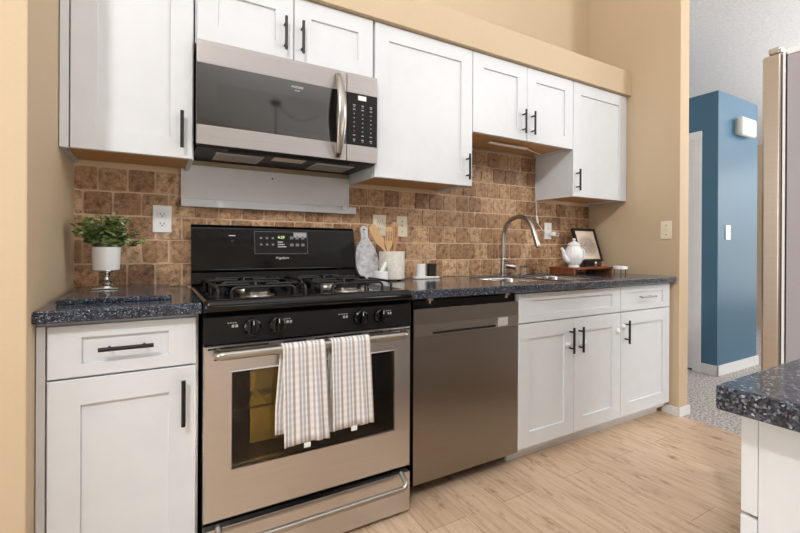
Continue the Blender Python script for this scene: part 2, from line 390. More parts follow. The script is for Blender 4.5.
def wall_cab(name, label, x0, x1, z0, z1, group, y1=0.0, loc=None):
    t = thing(name, label, 'cabinet', ((x0+x1)/2, -.15, z0), group)
    b = new(); box(b, x0, x1, YU+.0215, -.002, z0+.022, z1, .001)
    box(b, x0, x0+.016, YU+.0215, -.002, z0, z0+.024); box(b, x1-.016, x1, YU+.0215, -.002, z0, z0+.024)
    obj('body', b, white, t)
    b = new(); box(b, x0+.016, x1-.016, YU+.0215, YU+.04, z0, z0+.022); box(b, x0+.016, x1-.016, YU+.04, -.003, z0+.012, z0+.022)
    obj('bottom_panel', b, ply, t, label='natural wood underside')
    return t
G1 = 'white wall cabinets above the counter'
t = wall_cab('wall_cabinet', 'white single-door wall cabinet above the potted plant, beside the left wall', XL, -.006, ZU0, ZU1, G1)
b = new(); box(b, XL+.003, -.389, YU+.004, YU+.0215, ZU0, ZU1); obj('filler_strip', b, white, t)
d = shaker('door', -.385, -.011, ZU0, ZU1-.004, YU, t); pull('z', -.048, 1.515, YU, .138, d)
t = thing('wall_cabinet', 'short white two-door wall cabinet directly above the microwave', 'cabinet', (.38, -.15, ZM1), G1)
b = new(); box(b, -.002, .763, YU+.0215, -.002, ZM1+.003, ZU1, .001); obj('body', b, white, t)
d = shaker('door', .003, .377, ZM1+.006, ZU1-.004, YU, t); pull('z', .339, 1.974, YU, .138, d)
d = shaker('door', .381, .756, ZM1+.006, ZU1-.004, YU, t); pull('z', .412, 1.974, YU, .138, d)
t = wall_cab('wall_cabinet', 'tall white single-door wall cabinet right of the microwave, above the utensil crock', .766, 1.3605, ZU0, ZU1, G1)
d = shaker('door', .768, 1.3595, ZU0, ZU1-.004, YU, t); pull('z', 1.321, 1.511, YU, .138, d)
t = wall_cab('wall_cabinet', 'short white two-door wall cabinet over the sink with light strip underneath', 1.3625, 2.1865, ZD0, ZU1, G1)
d = shaker('door', 1.3645, 1.7735, ZD0, ZU1-.004, YU, t); pull('z', 1.738, 1.818, YU, .138, d)
d = shaker('door', 1.7765, 2.1855, ZD0, ZU1-.004, YU, t); pull('z', 1.812, 1.818, YU, .138, d)
t = wall_cab('wall_cabinet', 'white single-door wall cabinet at the far right corner above the teapot', 2.1885, 2.7575, ZU0, ZU1, G1)
b = new(); box(b, 2.7575, XR-.001, YU+.012, YU+.03, ZU0, ZU1); obj('filler_strip', b, white, t)
d = shaker('door', 2.1905, 2.7479, ZU0, ZU1-.004, YU, t); pull('z', 2.222, 1.517, YU, .138, d)

G2 = 'white base cabinets under the counter'
def base_cab(label, x0, x1, hollow=False):
    t = thing('base_cabinet', label, 'cabinet', ((x0+x1)/2, -.3, 0), G2)
    b = new()
    if hollow:
        box(b, x0, x1, YB+.0215, YB+.04, .0871, ZCB-.001, .001); box(b, x0, x0+.016, YB+.03, -.02, .0871, ZCB-.001); box(b, x1-.016, x1, YB+.03, -.02, .0871, ZCB-.001); box(b, x0, x1, YB+.03, -.02, .0871, .105); box(b, x0, x1, -.03, -.02, .0871, ZCB-.2)
    else: box(b, x0, x1, YB+.0215, -.02, .0871, ZCB-.001, .001)
    obj('body', b, white, t)
    b = new(); box(b, x0, x1, -.5412, -.525, 0, .0871); box(b, x0, x1, -.585, -.5412, .052, .0866); obj('toe_kick', b, white_trim, t)
    return t
t = base_cab('white base cabinet with one drawer and one door, left of the stove', XL+.001, -.010)
b = new(); box(b, XL+.002, -.395, YB+.004, YB+.0215, .0, .8513, .001); obj('filler_strip', b, white, t)
d = shaker('drawer', -.391, -.0177, .702, .8505, YB, t, .077, .036); pull('x', -.204, .7795, YB, .137, d)
d = shaker('door', -.391, -.0177, .0871, .6965, YB, t); pull('z', -.055, .588, YB, .143, d)
def latch(x, z, parent):
    b = new(); lathe(b, [(.0, .001), (.014, .001), (.014, .010), (.011, .014), (.0, .0145)], x, YB, z, 20, axis='y')
    obj('child_latch', b, plastic_white, parent, label='round white child-safety latch')
def strap(x0, x1, z, parent):
    b = new(); box(b, x0, x1, YB-.012, YB-.001, z-.011, z+.011, .003); box(b, x0+.01, x1-.01, YB-.02, YB-.011, z-.006, z+.006, .002)
    obj('child_latch', b, plastic_white, parent, label='white child-safety latch')
t = base_cab('white two-door sink base cabinet with one long false front, beside the dishwasher', 1.4034, 2.2243, True)
shaker('false_front', 1.4044, 2.2223, .7065, .8513, YB, t, .077, .036)
d = shaker('door', 1.4044, 1.811, .0871, .7005, YB, t); pull('z', 1.776, .59, YB, .136, d); strap(1.742, 1.774, .57, d)
d = shaker('door', 1.814, 2.2223, .0871, .7005, YB, t); pull('z', 1.852, .588, YB, .136, d); strap(1.856, 1.905, .567, d); latch(2.19, .60, d)
t = base_cab('white base cabinet with one drawer and one door, at the right end of the run', 2.2263, 2.7458)
b = new(); box(b, 2.7458, XR-.001, YB+.02, YB+.035, .0871, ZCB-.001); obj('filler_strip', b, white, t)
d = shaker('drawer', 2.2273, 2.7438, .7065, .8513, YB, t, .077, .036); pull('x', 2.462, .785, YB, .158, d, nickel)
d = shaker('door', 2.2273, 2.7438, .0871, .7005, YB, t); pull('z', 2.265, .588, YB, .136, d); latch(2.246, .62, d)

# ------------------------------------------------------------------ countertops
def counter(name, outline, holes, z0, z1, label, bev=.006):
    bm = new(); es = []
    for poly in [outline]+holes:
        v = [bm.verts.new((x, y, z1)) for x, y in poly]
        es += [bm.edges.new((v[i], v[(i+1) % len(v)])) for i in range(len(v))]
    bmesh.ops.triangle_fill(bm, use_beauty=True, use_dissolve=False, edges=es)
    ex = bmesh.ops.extrude_face_region(bm, geom=bm.faces[:])
    for v in [g for g in ex['geom'] if isinstance(g, bmesh.types.BMVert)]: v.co.z = z0
    bmesh.ops.recalc_face_normals(bm, faces=bm.faces[:])
    if bev:
        eds = [e for e in bm.edges if len(e.link_faces) == 2 and e.calc_face_angle(0) > 1.2 and all(abs(v.co.z-z1) < 1e-6 for v in e.verts) or (len(e.link_faces) == 2 and e.calc_face_angle(0) > 1.2 and all(abs(v.co.z-z0) < 1e-6 for v in e.verts))]
        bmesh.ops.bevel(bm, geom=eds, offset=bev, segments=3, affect='EDGES', profile=.5)
    return tag(obj(name, bm, granite, None, 35), label, 'countertop')
def corner_pts(cx, cy, rad, a0, n=6): return [(cx+rad*math.cos(a0+PI/2*k/n), cy+rad*math.sin(a0+PI/2*k/n)) for k in range(n+1)]
counter('countertop', [(XL+.001, -.002), (XL+.001, YC), (-.006, YC), (-.006, -.002)], [], ZCB, ZC, 'short dark speckled granite countertop left of the stove')
holeL = rrect(1.625, -.335, .175, .195, .07); holeR = rrect(2.015, -.335, .19, .205, .08)
counter('countertop', [(.768, -.002), (.768, YC)]+corner_pts(2.743, YC+.03, .03, -PI/2)+[(2.773, -.002)], [holeL, holeR], ZCB, ZC, 'long dark speckled granite countertop right of the stove, with the sink in it')
def sink():
    t = thing('kitchen_sink', 'stainless double-bowl sink set into the long dark granite counter', 'sink', (1.82, -.335, ZCB-.2))
    for cx, cy, hx, hy, rad in ((1.625, -.335, .175, .195, .07), (2.015, -.335, .19, .205, .08)):
        b = new(); rs = []
        for d, z in ((.012, ZC-.008), (-.001, ZC-.008), (-.003, ZC-.016), (-.006, ZC-.15), (-.03, ZC-.18), (-.12, ZC-.185)):
            rs.append([(x, y, z) for x, y in rrect(cx, cy, hx+d, hy+d, max(rad+d, .03))])
        rs = rs[1:]
        loft(b, rs, False, True)
        bw = obj('bowl', b, chrome, t)
        bw.modifiers.new('s', 'SOLIDIFY').thickness = -.001
        b = new(); lathe(b, [(0, 0), (.04, 0), (.042, .004), (.03, .006), (0, .003)], cx, cy, ZC-.1848); obj('drain', b, nickel, bw)
    return t
sink()
# faucet
t = thing('kitchen_faucet', 'brushed nickel gooseneck pull-down faucet behind the sink', 'faucet', (1.835, -.058, ZC))
b = new(); lathe(b, [(0, 0), (.027, 0), (.027, .008), (.021, .014), (.02, .10), (.016, .11), (0, .111)], 1.835, -.058, ZC); obj('base', b, nickel, t)
arc = [(1.835, -.058, ZC+.09), (1.835, -.058, 1.0), (1.835, -.058, 1.13)]+[(1.835, -.186+.128*math.cos(a), 1.145+.128*math.sin(a)) for a in [PI*k/20 for k in range(1, 19)]]
b = new(); tube(b, arc, .0135, 16); obj('spout', b, nickel, t)
e = Vector(arc[-1]); dr = (e-Vector(arc[-2])).normalized()
b = new(); tube(b, [e-dr*.01, e+dr*.005, e+dr*.085, e+dr*.107, e+dr*.113], [.0135, .0155, .0165, .015, .012], 16); obj('spray_head', b, nickel, t)
b = new(); tube(b, [(1.845, -.07, .963), (1.872, -.10, .957), (1.885, -.117, .954)], [.017, .0185, .018], 16); hub = obj('lever_hub', b, nickel, t)
b = new(); tube(b, [(1.868, -.094, .965), (1.83, -.105, .985), (1.79, -.11, 1.0)], [.007, .006, .005], 10); obj('lever', b, nickel, hub)
t = thing('soap_dispenser', 'small brushed nickel soap dispenser right of the faucet', 'soap dispenser', (1.985, -.075, ZC))
b = new(); lathe(b, [(0, 0), (.016, 0), (.016, .006), (.0095, .01), (.0095, .045), (.011, .047), (.011, .06), (0, .061)], 1.985, -.075, ZC); obj('body', b, nickel, t)
b = new(); tube(b, [(1.985, -.075, .952), (1.985, -.11, .955), (1.985, -.125, .945)], .005, 8); obj('nozzle', b, nickel, t)
# granite board on left counter
b = new(); box(b, -.388, -.085, -.525, -.03, ZC+.0005, .916, .003)
tag(obj('counter_board', b, granite, None), 'flat dark granite slab lying on the left counter under the plant', 'board')
# ------------------------------------------------------------------ plates on walls
def outlet(name, label, cx, cz, mat, kind, axis='y', pos=0.0, hw=.036, hh=.059):
    cat = 'outlet' if kind == 'outlet' else 'light switch'
    def P(a, z, d):   # local: a along wall, d out of the wall
        return (a, pos-d, z) if axis == 'y' else (pos-d, a, z)
    def bx(b, a0, a1, z0, z1, d0, d1, bev):
        if axis == 'y': box(b, a0, a1, pos-d1, pos-d0, z0, z1, bev)
        else: box(b, pos-d1, pos-d0, a0, a1, z0, z1, bev)
    t = thing(name, label, cat, P(cx, cz, 0))
    b = new(); bx(b, cx-hw, cx+hw, cz-hh, cz+hh, 0.001, .007, .003); obj('wall_plate', b, mat, t)
    if kind == 'outlet':
        for s in (-1, 1):
            z = cz+s*.0205; b = new(); bx(b, cx-.017, cx+.017, z-.0145, z+.0145, .006, .0085, .003); rc = obj('receptacle', b, mat, t)
            b = new(); bx(b, cx-.0085, cx-.006, z-.003, z+.007, .008, .0089, 0); bx(b, cx+.006, cx+.0085, z-.003, z+.006, .008, .0089, 0); bx(b, cx-.0025, cx+.0025, z-.010, z-.005, .008, .0089, 0)
            obj('slot', b, dark_void, rc)
    else:
        b = new(); bx(b, cx-.006, cx+.006, cz-.013, cz+.013, .006, .0075, .001); bx(b, cx-.004, cx+.004, cz+.001, cz+.010, .007, .018, .002); obj('toggle', b, mat, t)
        for s in (-1, 1):
            b = new(); bx(b, cx-.003, cx+.003, cz+s*.03-.003, cz+s*.03+.003, .0065, .0082, .001); obj('screw', b, dark_void if mat is ivory else nickel, t)
    return t
outlet('wall_outlet', 'white double outlet on the brown tile above the left counter', -.108, 1.195, plastic_white, 'outlet')
outlet('wall_outlet', 'ivory double outlet on the tile behind the wooden spatulas', .952, 1.20, ivory, 'outlet', hw=.042)
outlet('wall_switch', 'ivory switch plate on the tile right of the wooden spatulas', 1.098, 1.197, ivory, 'switch')
o = outlet('wall_outlet', 'white outlet with a plug and cord at the right end of the tile', 2.314, 1.2, plastic_white, 'outlet')
b = new(); box(b, 2.325, 2.365, -.034, -.0092, 1.165, 1.195, .006); tag(obj('power_plug', b, plastic_white), 'white power plug pushed into the outlet near the teapot', 'plug')
outlet('wall_switch', 'ivory light switch on the tan wall right of the picture frame', -.58, 1.2, ivory, 'switch', 'x', XR)
outlet('wall_switch', 'white light switch on the blue hall wall', 4.16, 1.22, plastic_white, 'switch', 'y', -.352, .042, .064)
t = thing('door_chime', 'white boxy door chime high on the blue hall wall', 'door chime', (4.4, -.352, 2.16))
b = new(); box(b, 4.27, 4.54, -.42, -.362, 2.075, 2.235, .02, 3); obj('cover', b, simple('chime_plastic', (214, 211, 204), .5), t)
b = new(); box(b, 4.29, 4.52, -.364, -.353, 2.09, 2.22, .002); obj('back_plate', b, ivory, t)
# ------------------------------------------------------------------ panel between microwave and stove
t = thing('splash_panel', 'white panel with a ledge on the wall between microwave and stove', 'panel', (.37, -.005, 1.25))
b = new(); box(b, -.037, .764, -.016, -.0035, 1.285, 1.44, .001); obj('panel', b, white_trim, t)
b = new(); box(b, -.037, .798, -.034, -.0035, 1.253, 1.290, .004); obj('ledge', b, white, t)
b = new(); lathe(b, [(0, 0), (.004, 0), (.004, .002), (0, .002)], .36, -.016, 1.408, 12, axis='y'); obj('screw', b, dark_void, t)
b = new(); box(b, .715, .74, -.045, -.0342, 1.272, 1.292, .003); obj('clip', b, plastic_white, t)
# ------------------------------------------------------------------ microwave
def microwave():
    t = thing('microwave', 'stainless over-the-range microwave with black glass door above the stove', 'microwave', (.381, -.18, ZM0))
    b = new(); box(b, .001, .761, -.318, -.004, ZM0+.014, ZM1-.002, .002); obj('body', b, black_matte, t)
    b = new(); box(b, .004, .758, -.342, -.318, ZM0-.002, ZM0+.016, .001); box(b, .004, .758, -.318, -.01, ZM0-.004, ZM0+.016, .001); und = obj('underside', b, black_panel, t)
    for x0 in (.08, .50):
        b = new(); box(b, x0, x0+.19, -.25, -.09, ZM0-.009, ZM0-.004, .001)
        for k in range(9): box(b, x0+.01, x0+.18, -.245+k*.017, -.24+k*.017, ZM0-.011, ZM0-.008)
        obj('grease_filter', b, nickel, und)
    b = new(); box(b, .31, .45, -.28, -.2, ZM0-.007, ZM0-.004, .001); obj('lamp_lens', b, ivory, und)
    b = new(); box(b, .12, .64, -.312, -.285, ZM0-.008, ZM0-.004, .001); obj('vent_grille', b, dark_void, und)
    # door: stainless frame with openings
    yf = -.349
    b = new(); box(b, .0, .608, yf, -.319, 1.776, ZM1, .002); box(b, .0, .608, yf, -.319, ZM0, 1.541, .002); box(b, .0, .6, yf+.004, -.319, 1.53, 1.79)
    d = obj('door', b, stainless_micro, t)
    b = new(); box(b, .0, .608, yf, yf+.006, 1.5412, 1.7758, .001); g = obj('door_glass', b, mw_glass, d)
    b = new(); box(b, .071, .512, yf-.0006, yf+.001, 1.563, 1.707); obj('window_screen', b, mw_inner, g)
    text('logo', 'FRIGIDAIRE', .0125, (.384, yf-.0008, 1.7505), print_white, g, sx=.8)
    text('logo', 'GALLERY', .007, (.384, yf-.0008, 1.736), print_white, g, sx=.8)
    # arched handle
    pts = []; n = 18
    for k in range(n+1):
        s = k/n; z = 1.845-.372*s; pts.append((.565, yf-.006-.052*math.sin(PI*s)**.8, z))
    b = new(); rings = []
    for i, p in enumerate(pts):
        s = i/n; hw = .021-.010*abs(2*s-1)**2.2; hd = .010
        rings.append([(p[0]+hw*math.cos(2*PI*q/14), p[1]+hd*math.sin(2*PI*q/14), p[2]) for q in range(14)])
    loft(b, rings); obj('handle', b, nickel, d, 60)
    # control side
    b = new(); box(b, .611, .762, yf, -.319, 1.776, ZM1, .002); obj('control_frame', b, stainless_micro, t)
    b = new(); box(b, .611, .762, yf, -.319, ZM0, 1.541, .002); obj('control_frame', b, stainless_micro, t)
    b = new(); box(b, .611, .762, yf, -.319, 1.5412, 1.7758, .001); cp = obj('control_panel', b, black_panel, t)
    b = new(); box(b, .625, .750, yf-.0008, yf, 1.553, 1.735); kp = obj('keypad', b, black_panel, cp)
    b = new(); box(b, .664, .705, yf-.0015, yf, 1.747, 1.768, .0005); obj('display', b, plastic_white, cp)
    for i in range(3):
        for j in range(9):
            if j < 8 or i < 3:
                x = .645+i*.042; z = 1.722-j*.0195
                b = new(); wd = .006 if j in (0, 1, 7, 8) else .0028
                box(b, x-wd, x+wd, yf-.0014, yf-.0008, z-.0022, z+.0022)
                if j in (0, 8): box(b, x-wd*.7, x+wd*.7, yf-.0014, yf-.0008, z-.009, z-.006)
                obj('button', b, print_red if (i == 0 and j == 6) else key_grey, kp, 0)
    return t
microwave()
# ------------------------------------------------------------------ gas range
def stove():
    t = thing('gas_range', 'stainless and black gas range with two towels on its oven door', 'stove', (.381, -.35, 0))
    b = new(); box(b, .002, .07, -.622, -.03, .03, .868, .002); box(b, .692, .760, -.622, -.03, .03, .868, .002); box(b, .07, .692, -.622, -.03, .03, .34); box(b, .07, .692, -.622, -.03, .69, .866); box(b, .07, .692, -.25, -.03, .34, .69); obj('body', b, black_matte, t)
    for x in (.03, .70):
        for y in (-.58, -.08):
            b = new(); lathe(b, [(0, 0), (.018, 0), (.018, .008), (.01, .01), (.01, .032), (0, .032)], x+.016, y, 0, 14); obj('foot', b, black_matte, t)
    # cooktop with recessed well
    b = new(); rs = []
    def rr(x0, x1, y0, y1, rad, z): return [(x, y, z) for x, y in rrect((x0+x1)/2, (y0+y1)/2, (x1-x0)/2, (y1-y0)/2, rad, 5)]
    rs = [rr(0, .762, -.672, -.06, .012, .866), rr(-.003, .765, -.682, -.06, .016, .872), rr(-.003, .765, -.685, -.06, .018, .888), rr(0, .762, -.678, -.06, .018, .902), rr(.008, .754, -.662, -.065, .02, .908),
          rr(.025, .737, -.635, -.085, .03, .907), rr(.035, .727, -.622, -.095, .03, .896), rr(.05, .712, -.60, -.11, .03, .8945)]
    loft(b, rs); ct = obj('cooktop', b, black_gloss, t, 50)
    # burners
    for x in (.20, .562):
        for y, rad in ((-.475, .046), (-.225, .038)):
            b = new(); lathe(b, [(0, 0), (rad*1.35, 0), (rad*1.3, .004), (rad*.95, .006), (rad*.95, .016), (0, .016)], x, y, .8945); bn = obj('burner', b, nickel, ct)
            b = new(); lathe(b, [(0, 0), (rad, 0), (rad, .006), (rad*.85, .009), (0, .010)], x, y, .9106); obj('burner_cap', b, black_matte, bn)
    # wire grates
    for cx in (.20, .562):
        b = new(); rad = .0052; zt = .936; zb = .8965; hw = .15
        for y0, y1 in ((-.585, -.365), (-.335, -.115)):
            ym = (y0+y1)/2
            # arches along y on both sides, arches along x across each end
            for sx in (-1, 1):
                x = cx+sx*hw; tube(b, fillet([(x, y0, zb), (x, y0, zt), (x, y1, zt), (x, y1, zb)], .022, 5), rad, 8)
            tube(b, fillet([(cx-hw*.72, y0-.002, zb), (cx-hw*.72, y0-.002, zt), (cx+hw*.72, y0-.002, zt), (cx+hw*.72, y0-.002, zb)], .022, 5), rad, 8)
            tube(b, fillet([(cx-hw*.72, y1+.002, zb), (cx-hw*.72, y1+.002, zt), (cx+hw*.72, y1+.002, zt), (cx+hw*.72, y1+.002, zb)], .022, 5), rad, 8)
            for dx, dy in ((1, 0), (-1, 0), (0, 1), (0, -1)):
                ex = (cx+dx*hw, ym+dy*(y1-y0)/2, zt); ix = (cx+dx*.032, ym+dy*.032, zt)
                tube(b, [ex, ix, (ix[0], ix[1], zt-.006)], rad, 8)
        obj('grate', b, iron, t)
    # backguard profile extruded along x
    prof = [(-.045, .86), (-.118, .86), (-.118, .905), (-.104, .915), (-.098, .962), (-.106, .968), (-.108, .978), (-.082, 1.155), (-.072, 1.170), (-.06, 1.174), (-.045, 1.168)]
    b = new(); prism(b, prof, 'x', 0, .762, .006, 3); bg = obj('backguard', b, black_gloss, t, 40)
    def on(z, d=.0): return -.108+(z-.978)/(1.155-.978)*.026-d
    tilt = math.atan2(.026, .177)
    def slab(name, x0, x1, z0, z1, d0, d1, mat, parent, bev=.001):
        b = new(); q = [(x0, on(z0, d1), z0), (x1, on(z0, d1), z0), (x1, on(z1, d1), z1), (x0, on(z1, d1), z1)]; p = [(x0, on(z0, d0), z0), (x1, on(z0, d0), z0), (x1, on(z1, d0), z1), (x0, on(z1, d0), z1)]
        loft(b, [p, q]); return obj(name, b, mat, parent, 0)
    bz = slab('display_bezel', .262, .513, 1.043, 1.149, -.001, .0015, simple('grey_bezel', (92, 92, 94), .35), bg)
    dp = slab('display', .2645, .5105, 1.0455, 1.1465, .001, .0021, black_panel, bz)
    rot = (PI/2-tilt, 0, 0)
    text('clock_digits', '4:29', .019, (.385, on(1.121, .0026), 1.121), led, dp, rot)
    for i in range(3):
        for j in range(2):
            slab('button', .292+i*.027-.005, .292+i*.027+.005, 1.117-j*.03-.004, 1.117-j*.03+.004, .002, .0028, print_white if 0 else simple('grey_key', (140, 140, 140), .5), dp)
    for x, z in ((.435, 1.119), (.462, 1.119), (.435, 1.085), (.462, 1.085), (.489, 1.085), (.489, 1.119)):
        b = new(); lathe(b, [(0, 0), (.009, 0), (.009, .0012), (0, .0012)], x, on(z, .0018), z, 16, axis='y'); obj('button', b, simple('grey_key', (120, 120, 122), .5), dp)
    for k, z in enumerate((1.099, 1.088, 1.077)): slab('legend', .368, .392+.008*k, z-.002, z+.002, .002, .0026, print_white, dp)
    sp = slab('touch_film', .445, .508, 1.122, 1.145, .002, .0025, simple('clear_film', (170, 170, 172), .3), dp)
    text('logo', 'Frigidaire', .0165, (.388, on(1.024, .0006), 1.024), print_white, bg, rot, shear=.25)
    b = new(); yy = on(1.1); box(b, .158, .172, yy-.008, yy+.004, 1.093, 1.107, .002); obj('light_switch', b, black_matte, bg)
    slab('legend', .152, .180, 1.124, 1.128, -.0005, .0006, print_white, bg)
    # knob panel
    b = new(); prism(b, [(-.63, .764), (-.6635, .7646), (-.6600, .8495), (-.63, .866)], 'x', .001, .761, .003, 2); kp = obj('control_panel', b, black_panel, t)
    for x in (.146, .228, .537, .622):
        b = new(); yy = -.6615
        lathe(b, [(0, 0), (.027, 0), (.029, .004), (.0275, .014), (.022, .018), (0, .018)], x, yy, .812, 28, axis='y')
        box(b, x-.0065, x+.0065, yy-.031, yy-.012, .812-.023, .812+.026, .004); kn = obj('knob', b, black_gloss, kp)
        b = new(); box(b, x-.001, x+.001, yy-.0316, yy-.0308, .822, .836); obj('pointer', b, print_white, kn)
    for x0, wd in ((.085, .03), (.262, .026), (.470, .04), (.655, .034)):
        b = new()
        for k in range(4): box(b, x0-wd/2+wd*k/4, x0-wd/2+wd*(k+.72)/4, -.6622, -.6606, .828, .8305)
        for k in range(2): box(b, x0-.002+.011*k, x0+.006+.011*k, -.6622, -.6606, .814, .823, .0008)
        obj('legend', b, key_grey, kp)
    # oven door with window opening
    yf = -.661; x0, x1, z0, z1 = .001, .761, .197, .760
    def ring(a0, a1, c0, c1, y): return [(a0, y, c0), (a1, y, c0), (a1, y, c1), (a0, y, c1)]
    wx0, wx1, wz0, wz1 = .086, .685, .357, .667
    b = new(); loft(b, [ring(x0, x1, z0, z1, -.628), ring(x0, x1, z0, z1, yf+.004), ring(x0+.004, x1-.004, z0+.004, z1-.004, yf), ring(wx0-.006, wx1+.006, wz0-.006, wz1+.006, yf), ring(wx0-.003, wx1+.003, wz0-.003, wz1+.003, yf-.003), ring(wx0, wx1, wz0, wz1, yf+.004), ring(wx0, wx1, wz0, wz1, -.628)], False, False)
    dr_ = obj('oven_door', b, stainless, t, 30)
    b = new(); box(b, wx0, wx1, yf+.004, yf+.008, wz0, wz1); obj('oven_window', b, oven_glass, dr_, label='dark glass oven window')
    b = new()
    for a, c in ((.012, .20), (.25, .33), (.36, .41), (.43, .545), (.575, .635), (.66, .755)): box(b, a, c, yf-.0006, yf+.002, .7465, .7525)
    for a, c in ((.03, .17), (.21, .31), (.60, .655), (.68, .745)): box(b, a, c, yf-.0006, yf+.002, .712, .7165)
    obj('vent_slot', b, dark_void, dr_)
    bar = fillet([(.042, yf, .737), (.035, yf-.05, .737), (.715, yf-.05, .737), (.722, yf, .737)], .035, 8)
    b = new(); tube(b, bar, .0145, 14); obj('handle', b, nickel, dr_)
    # cavity seen through the window
    b = new(); q0 = ring(.06, .70, .33, .69, -.6275); q1 = ring(.06, .70, .33, .69, -.1)
    return t, yf, ring
t, yf, ring = stove()
# oven cavity: opening cut into the body front is shown by an inner liner box, rack and a panel added for the yellow window reflection
def cavity(t):
    b = new(); loft(b, [ring(.072, .69, .342, .688, -.621), ring(.072, .69, .342, .688, -.255)], False, True)
    obj('oven_liner', b, simple('oven_liner_enamel', (44, 32, 24), .4), t)
    b = new()
    for k in range(24): tube(b, [(.09+.0252*k, -.60, .522), (.09+.0252*k, -.28, .522)], .0016, 5)
    for y in (-.60, -.28): tube(b, [(.073, y, .522), (.689, y, .522)], .003, 6)
    obj('oven_rack', b, nickel, t)
    b = new(); box(b, .175, .305, -.48, -.476, .345, .66, .001); obj('reflection_panel', b, m_speckle('reflection_yellow', [(.3, (176, 164, 84)), (.5, (206, 190, 110)), (.7, (220, 198, 134))], 9, .5, 0, .001), t, label='yellowish panel added inside the oven as a window reflection')  # yellow panel added in place of a reflection in the oven window
    l = bpy.data.lights.new('oven_glow_fill', 'POINT'); l.energy = 22; l.color = (1, .86, .62); l.shadow_soft_size = .01  # hidden point light added to make the yellow panel glow
    o = bpy.data.objects.new('oven_glow_fill', l); C.objects.link(o); o.location = (.079, -.61, .52)
    # lower drawer
    b = new(); box(b, .001, .761, yf+.0, -.63, .018, .174, .003); d = obj('drawer', b, stainless, t)
    b = new(); tube(b, fillet([(.045, yf, .176), (.045, yf-.048, .155), (.06, yf-.05, .141), (.705, yf-.05, .141), (.718, yf-.048, .155), (.718, yf, .176)], .025, 6), .0105, 14); obj('handle', b, nickel, d)
cavity(t)
# towels over the oven handle
def towel(label, x0, x1, zf, zb, seed, ox, tagx):
    rr_ = random.Random(seed); bar_y, bar_z, rad = -.711, .737, .0155
    def layer(dy, shift, zf, zb, fold):
        prof = []
        for k in range(15): prof.append((bar_y-rad-dy, zf+(bar_z-zf)*k/14))
        for k in range(1, 9): a = PI*k/9; prof.append((bar_y-(rad+dy)*math.cos(a), bar_z+(rad+dy)*math.sin(a)))
        for k in range(1, 13): prof.append((bar_y+rad+dy*.3, bar_z+(zb-bar_z)*k/12))
        return prof
    prof = layer(0, 0, zf, zb, 0); nx = 26
    bm = new(); uv = bm.loops.layers.uv.new('UVMap'); V = []; ph = rr_.uniform(0, 6)
    L = len(prof)
    for j, (y, z) in enumerate(prof):
        row = []; front = j < 15
        hang = (bar_z-z)/.33 if z < bar_z else 0
        for i in range(nx+1):
            s = i/nx; x = x0+(x1-x0)*s
            if front: x += .012*hang*(s-.3)+ .006*hang
            else: x += ox*min(1, hang*1.6)
            wv = .0055*math.sin(s*9+ph)*hang+.003*math.sin(s*23+ph*2)*hang
            yy = y-(abs(wv)+wv*.6 if front else -abs(wv)*.4)-(.006*hang if front else 0)
            zz = z+(.006*(1-s)-.004*math.sin(s*5+ph))*hang*(1 if front else .5)
            row.append(bm.verts.new((x, yy, zz)))
        V.append(row)
    for j in range(L-1):
        for i in range(nx):
            f = bm.faces.new((V[j][i], V[j][i+1], V[j+1][i+1], V[j+1][i]))
            for lp, (a, c) in zip(f.loops, ((i, j), (i+1, j), (i+1, j+1), (i, j+1))): lp[uv].uv = (a/nx, c/L)
    o = obj('dish_towel', bm, towel_mat, None, 80, loc=((x0+x1)/2, bar_y, bar_z)); md = o.modifiers.new('thick', 'SOLIDIFY'); md.thickness = .0035; md.offset = 1
    tag(o, label, 'towel', 'striped towels on the oven handle')
    b = new(); box(b, tagx, tagx+.022, bar_y-rad-.014, bar_y-rad-.011, zf-.012, zf+.004); q = obj('care_tag', b, plastic_white, o); q.rotation_euler = (0, .3, 0) if 0 else (0, 0, 0)
    return o
towel('striped grey and white towel on the left half of the oven handle, hanging lowest', .231, .378, .418, .447, 3, -.016, .30)
towel('striped grey and white towel on the right of the oven handle, hanging shorter', .400, .548, .438, .418, 8, -.006, .47)
# ------------------------------------------------------------------ dishwasher
t = thing('dishwasher', 'stainless dishwasher between the stove and the sink cabinet', 'dishwasher', (1.1, -.3, 0))
yd = -.6176
b = new(); box(b, .803, 1.401, -.58, -.02, .1, .855, .002); obj('tub', b, dark_void, t)
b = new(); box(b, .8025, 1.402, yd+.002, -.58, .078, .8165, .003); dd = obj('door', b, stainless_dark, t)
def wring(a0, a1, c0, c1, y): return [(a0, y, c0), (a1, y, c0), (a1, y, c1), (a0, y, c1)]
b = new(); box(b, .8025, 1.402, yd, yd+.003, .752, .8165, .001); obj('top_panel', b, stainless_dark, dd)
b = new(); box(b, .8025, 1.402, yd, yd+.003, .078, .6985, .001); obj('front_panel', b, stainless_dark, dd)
b = new(); loft(b, [wring(.8025, 1.402, .6995, .751, yd+.003), wring(.8025, 1.402, .6995, .751, yd-.0015), wring(.893, 1.262, .705, .731, yd-.0015), wring(.897, 1.258, .709, .729, yd+.0015)], False, True)
pk = obj('handle_pocket', b, steel('strip_steel', (168, 162, 156), .28), dd, 0)
b = new(); box(b, .90, 1.255, yd-.0022, yd-.0005, .7055, .7145); obj('pocket_shadow', b, dark_void, pk)  # dark strip standing for the shade in the grip pocket
pk.children[0].name = 'pocket_shadow_strip'
b = new(); box(b, 1.268, 1.332, yd-.003, yd, .705, .747, .002); obj('pocket_glint', b, simple('glint_light_grey', (190, 186, 180), .3), pk)  # light square standing for the bright reflection at the pocket end
b = new(); box(b, .83, 1.38, -.50, -.485, .0, .077, .002); obj('toe_panel', b, black_matte, t)
